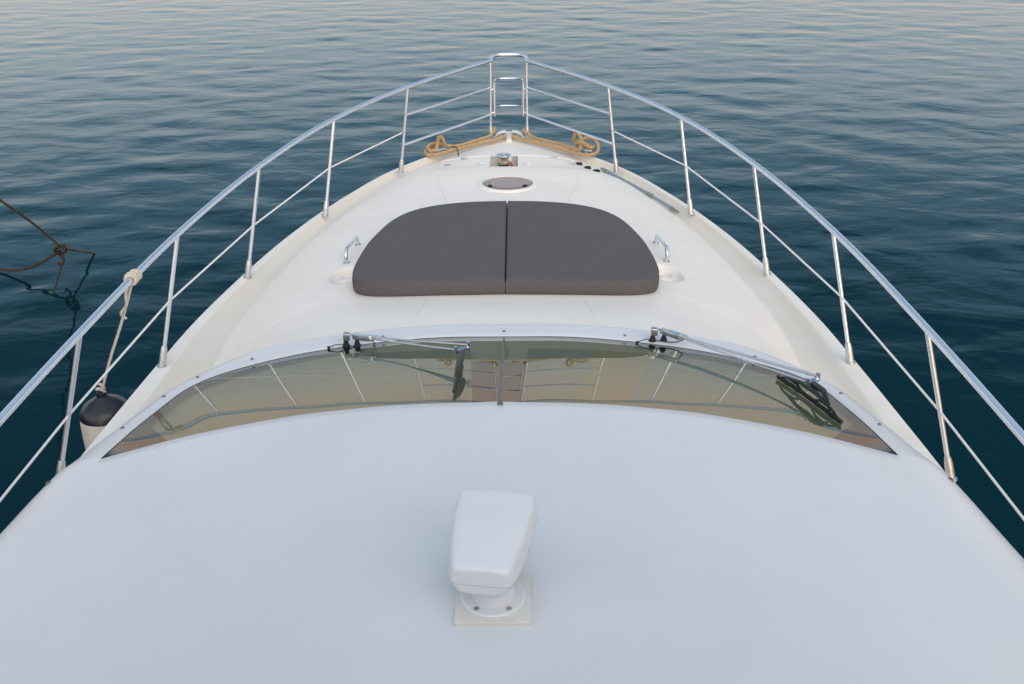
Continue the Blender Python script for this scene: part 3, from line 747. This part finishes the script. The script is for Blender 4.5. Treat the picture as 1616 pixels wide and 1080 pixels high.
# ------------------------------------------------------------------ sun cushions
OUT = [(.0035, 5.590), (.30, 5.580), (.54, 5.576), (.70, 5.584), (.82, 5.612), (.905, 5.662), (.955, 5.735), (.975, 5.85), (.978, 6.00), (.968, 6.20), (.946, 6.42), (.908, 6.64), (.862, 6.84), (.80, 7.00), (.71, 7.13), (.60, 7.215), (.485, 7.27), (.30, 7.318), (.15, 7.333), (.0035, 7.338)]
TH = .105
def cushion(side, label):
    arc = curve(OUT[:], 7); seamline = np.array([(.0035, y) for y in np.linspace(7.338, 5.59, 40)[1:-1]])
    bd = np.vstack([arc, seamline]); cen = np.array([.46, 6.35]); n = len(bd)
    # inward normals
    d = np.roll(bd, -1, 0)-np.roll(bd, 1, 0); nr = np.stack([-d[:, 1], d[:, 0]], 1); nr /= np.linalg.norm(nr, axis=1)[:, None]
    rings = []; prof = [(.006, .000), (.0, .010), (-.003, .035), (-.003, .070), (.000, TH-.016), (.004, TH-.007), (.011, TH-.002), (.020, TH)]
    for inset, h in prof:
        q = bd+nr*inset; rings.append([(x, y, dzc(x, y)+h) for x, y in q])
    base = bd+nr*.020
    for t in (.06, .13, .22, .34, .48, .63, .78, .91):
        q = base*(1-t)+cen*t; puff = .010*(1-(1-t)**2.2)
        w = .0016*np.sin(q[:, 0]*17+q[:, 1]*5)+.0014*np.sin(q[:, 1]*13-q[:, 0]*9)
        rings.append([(x, y, dzc(x, y)+TH+puff+ww*min(1, t*4)) for (x, y), ww in zip(q, w)])
    P = np.array(rings); P[..., 0] *= side
    mb = MB(); mb.grid(P, closed_v=True); b = len(mb.v); mb.add([(side*cen[0], cen[1], dzc(*cen)+TH+.010)], [])
    last = b-n
    for k in range(n): mb.f.append((last+k, last+(k+1) % n, b)); mb.m.append(0)
    o = mb.build("sun_cushion", M_cush, None, angle=60); lab(o, label, "cushion", "sun cushions on the foredeck")
    e = P[5][:len(arc)]; mb = MB(); mb.tube([tuple(p) for p in e], .0035, 6); mb.build("piping", M_cush, o)
    return o
def dzc(x, y):
    # the sun-pad base is flatter across than the deck
    return float(ztop(y)) - .028*(abs(x)/.95)**3 + .004
cushion(-1, "left half of the charcoal grey sun pad, left of the centre gap"); cushion(1, "right half of the charcoal grey sun pad, right of the centre gap")
# shallow dark bed that shows in the gap
# ------------------------------------------------------------------ ropes
def twisted(name, pts, R, mt, parent=None, label=None, cat=None, pitch=None, n=10, strands=3, seg=.008, group=None):
    pc = curve(pts, n); L = np.linalg.norm(np.diff(pc, axis=0), axis=1).sum(); N = max(12, int(L/seg)); pc = resample(pc, N)
    pitch = pitch or R*6.5; T = np.gradient(pc, axis=0); T /= np.linalg.norm(T, axis=1)[:, None]
    nv = np.array([0, 0, 1.]) if abs(T[0][2]) < .9 else np.array([1., 0, 0]); mb = MB(); fr = []
    for i in range(N):
        nv = nv-T[i]*nv.dot(T[i]); nv /= np.linalg.norm(nv); fr.append((nv.copy(), np.cross(T[i], nv)))
    s = np.linspace(0, L, N)
    for k in range(strands):
        ph = 2*math.pi*(s/pitch+k/strands)
        P = [pc[i]+(fr[i][0]*math.cos(ph[i])+fr[i][1]*math.sin(ph[i]))*R*.56 for i in range(N)]
        mb.tube(P, R*.47, 7)
    o = mb.build(name, mt, parent, weld=False)
    if label: lab(o, label, cat, group)
    return o
def zg(y): return float(zgun(y))
RR = .0185
def edge(x, y, up): return (x, y, zg(y)+up)
# left bow rope: two runs along the bulwark, a figure of turns round the cleat
lp = [edge(-.035, 10.12, .035), edge(-.12, 10.03, .022), edge(-.25, 9.93, .02), edge(-.42, 9.79, .02), edge(-.58, 9.64, .02), edge(-.70, 9.53, .022), edge(-.78, 9.50, .028),
      edge(-.815, 9.56, .035), edge(-.80, 9.66, .045), edge(-.74, 9.72, .055), edge(-.67, 9.70, .07), edge(-.64, 9.63, .11), edge(-.655, 9.60, .17), edge(-.685, 9.60, .175), edge(-.70, 9.60, .12), edge(-.715, 9.57, .06),
      edge(-.76, 9.53, .060), edge(-.795, 9.60, .075), edge(-.75, 9.68, .085), edge(-.66, 9.66, .09), edge(-.58, 9.66, .065), edge(-.50, 9.74, .045),
      edge(-.38, 9.86, .045), edge(-.28, 9.97, .045), edge(-.20, 10.05, .05), edge(-.165, 10.13, .065), edge(-.150, 10.20, .09), edge(-.175, 10.25, .05), edge(-.20, 10.27, -.03)]
twisted("mooring_rope", lp, RR, M_rope, None, "thick tan rope turned round the cleat on the left side of the bow", "rope", group="tan mooring ropes at the bow")
rp = [edge(.035, 10.12, .035), edge(.12, 10.04, .022), edge(.26, 9.93, .02), edge(.42, 9.80, .02), edge(.56, 9.68, .02), edge(.66, 9.56, .022), edge(.77, 9.47, .028),
      edge(.86, 9.50, .04), edge(.885, 9.62, .07), edge(.86, 9.72, .10), edge(.79, 9.78, .11), edge(.71, 9.74, .09), edge(.66, 9.66, .085), edge(.68, 9.60, .12), edge(.735, 9.56, .12), edge(.80, 9.56, .07),
      edge(.84, 9.64, .055), edge(.79, 9.72, .05), edge(.69, 9.72, .06), edge(.64, 9.67, .12), edge(.655, 9.64, .195), edge(.685, 9.62, .20), edge(.71, 9.60, .13), edge(.70, 9.57, .06), edge(.64, 9.62, .05),
      edge(.52, 9.78, .045), edge(.38, 9.90, .045), edge(.28, 9.98, .045), edge(.225, 10.06, .05), edge(.18, 10.12, .07), edge(.155, 10.19, .075), edge(.17, 10.25, .04), edge(.20, 10.28, -.03)]
twisted("mooring_rope", rp, RR, M_rope, None, "thick tan rope piled in a big loop on the cleat right of the bow", "rope", group="tan mooring ropes at the bow")
o = twisted("lashing_line", [(-.575, 9.66, zg(9.6)+.06), (-.53, 9.62, zg(9.6)+.075), (-.50, 9.56, zg(9.6)+.05), (-.495, 9.52, zg(9.6)+.01)], .006, M_black, None, "short black lashing hanging off the left bow rope", "lashing", n=6)

# boat hook lying in the right gutter
bh = empty("boat_hook", "grey telescopic boat hook lying in the gutter right of the hatch", "boat hook", loc=(0, 0, 0))
def gz(y, x=9): return max(zg(y)-.045, dz(x, y) if x < creasex(y) else 0)
p0 = Vector((.895, 9.11, gz(9.11, .895)+.020)); p1 = Vector((1.260, 8.40, gz(8.40, 1.26)+.022)); p2 = Vector((1.405, 8.10, gz(8.10, 1.405)+.026))
M_alu = mat("anodised_tube", (.42, .46, .50), .38, .75, var=(50, (.30, .32, .34), .5)); M_hook = mat("grey_green_plastic", (.22, .24, .21), .5)
MB().tube([p0, p0.lerp(p1, .5), p1], .017, 14).build("outer_tube", M_alu, bh)
MB().tube([p1, p2], .0125, 12).build("inner_tube", M_alu, bh)
MB().tube([p1-(p1-p0).normalized()*.06, p1+(p1-p0).normalized()*.015], .020, 14).build("collar", M_hook, bh)
MB().tube([p0-(p1-p0).normalized()*.03, p0+(p1-p0).normalized()*.06], [.014, .019], 14).build("end_grip", M_hook, bh)
dd = (p2-p1).normalized(); sdv = dd.cross(Vector((0, 0, 1))).normalized()
mb = MB(); mb.tube([p2-dd*.02, p2+dd*.05, p2+dd*.095], [.016, .012, .007], 10)
mb.tube(curve([p2, p2+dd*.035+sdv*.02, p2+dd*.045+sdv*.05, p2+dd*.02+sdv*.07, p2-dd*.015+sdv*.07], 6), .008, 8); mb.build("hook_head", M_hook, bh)

# fender hung from the left rail
fx, fy = -2.43, 5.19; ft = H(3.02)
fe = empty("boat_fender", "white cylindrical fender with a black end hanging outside the left rail", "fender", loc=(0, 0, 0))
prof = [(.0005, -.74), (.05, -.73), (.10, -.69), (.14, -.62), (.155, -.54), (.158, -.45), (.158, -.25), (.155, -.14), (.1505, -.10)]
MB().lathe(prof, (fx, fy, ft), 40).build("fender_body", M_fend, fe)
MB().lathe([(.1505, -.10), (.1525, -.098), (.145, -.065), (.118, -.03), (.080, -.004), (.046, .012), (.030, .026), (.027, .050), (.018, .058), (.0005, .06)], (fx, fy, ft), 40).build("black_end", M_fend_b, fe)
ri = int(np.argmin(np.abs(RAIL[:, 1]-4.985))); ra = Vector(RAIL[ri]) ; ra.x = -abs(ra.x)
def knot_coils(c, ax, r, turns, pitch_):
    ax = Vector(ax).normalized(); a = ax.cross(Vector((0, 0, 1))).normalized(); b = ax.cross(a); out = []
    for k in range(int(turns*14)+1):
        t = 2*math.pi*k/14; out.append(c+(a*math.cos(t)+b*math.sin(t))*r+ax*(k/14*pitch_))
    return out
rail_dir = -Vector((RAIL[ri+1]-RAIL[ri-1])); rail_dir.x = -abs(rail_dir.x); rail_dir.normalize()
tcen = ra-rail_dir*.045
twisted("hitch", [tuple(p) for p in knot_coils(tcen, rail_dir, .0275, 5.2, .0175)], .0085, M_rope_w, fe, n=2, seg=.005)
twisted("hitch", [tuple(p) for p in knot_coils(tcen+rail_dir*.065, rail_dir+Vector((0, 0, .35)), .031, 1.5, .012)], .0085, M_rope_w, fe, n=2, seg=.005)
top_ = Vector((fx, fy, ft+.05))
st_ = ra+Vector((-.012, .0, -.03))
twisted("lanyard", [tuple(st_+Vector((0, 0, .02))), tuple(st_), tuple(st_.lerp(top_, .33)+Vector((.004, 0, 0))), tuple(st_.lerp(top_, .66)+Vector((-.003, 0, 0))), tuple(top_)], .0085, M_rope_w, fe, seg=.005)
twisted("lanyard_tail", [tuple(st_+Vector((-.01, -.03, .01))), tuple(st_+Vector((-.035, -.03, -.06))), tuple(st_+Vector((-.05, -.015, -.13))), tuple(st_.lerp(top_, .26)+Vector((-.01, -.01, 0))), tuple(st_.lerp(top_, .31)+Vector((.025, .0, 0)))], .0085, M_rope_w, fe, seg=.005)
twisted("fender_knot", [tuple(top_+Vector(p)) for p in ((0, 0, .06), (.02, .0, .03), (0, .02, .012), (-.022, 0, .02), (0, -.02, .035), (.018, 0, .0), (.0, .0, -.03))], .010, M_rope_w, fe, seg=.005)

# mooring lines of the neighbouring berth, on the left
def P3(x, y, z): return (x, y, z)
main = [P3(-7.9, 7.9, 2.12), P3(-5.6, 8.35, 2.20), P3(-5.15, 9.15, 1.90), P3(-5.245, 9.80, 1.47), P3(-5.34, 10.52, .96), P3(-5.44, 11.25, .40), P3(-5.43, 11.68, .17), P3(-5.395, 12.01, .0), P3(-5.38, 12.2, -.12)]
twisted("mooring_line", main, .016, M_rope_b, None, "long brown line running down from the left edge into the water", "rope", seg=.012, group="old ropes in the water at left")
sec = [P3(-5.44, 11.22, .36), P3(-5.62, 11.20, .25), P3(-5.85, 11.22, .14), P3(-6.10, 11.30, .07), P3(-6.36, 11.42, .035), P3(-6.7, 11.5, .06), P3(-7.2, 11.3, .3), P3(-7.8, 10.6, .9), P3(-8.2, 9.2, 1.7)]
twisted("slack_line", sec, .018, M_rope_t, None, "slack dark rope sagging from the knot to the left edge", "rope", seg=.012, group="old ropes in the water at left")
kn = Vector((-5.44, 11.22, .36))
twisted("rope_knot", [tuple(kn+Vector(p)) for p in ((.05, .03, .05), (-.05, -.03, .03), (-.06, .02, -.05), (.03, .04, -.04), (.06, -.03, .04), (-.02, -.05, .06), (-.05, 0, -.03), (.0, .02, -.12), (-.03, .0, -.2), (-.06, .0, -.16))], .016, M_rope_t, None, "dark brown knot joining the two old lines above the water", "rope knot", seg=.008)
twisted("hanging_cord", [tuple(kn+Vector((.07, 0, .07))), (-5.375, 11.08, .28), (-5.385, 10.90, .14), (-5.395, 10.75, .03), (-5.40, 10.68, -.04)], .012, M_rope_t, None, "thin brown cord hanging from the knot down to the water", "cord", seg=.008)

# the neighbour's boat, outside the frame, seen only as a dark mirror image in the water
nb = empty("moored_boat", "dark blue boat beyond the left edge, mirrored in the water at lower left", "boat", loc=(0, 0, 0))
rows = []
for y in np.linspace(-6, 8.3, 40):
    w = 1.7*(1-max(0, (y-1)/7.3)**2.4)+.03
    rows.append([(-8.0+s*w*f, y-max(0, y-5)*.25*(1-q), z) for s, f, q, z in ((-1, 1, 1, 2.1), (-1, .97, .8, 1.6), (-1, .88, .3, .7), (-1, .72, 0, -.3), (1, .72, 0, -.3), (1, .88, .3, .7), (1, .97, .8, 1.6), (1, 1, 1, 2.1))])
MB().grid(np.array(rows), closed_v=True).build("hull", M_navy, nb)
rows = [[(-8.0-1.1*k, y, 2.1+.5*min(1, max(0, (5.0-y)/1.2))*(1-abs(k)**4)) for k in np.linspace(-1, 1, 13)] for y in np.linspace(-5.5, 5.2, 30)]
MB().grid(np.array(rows)).build("cabin", M_hull, nb)
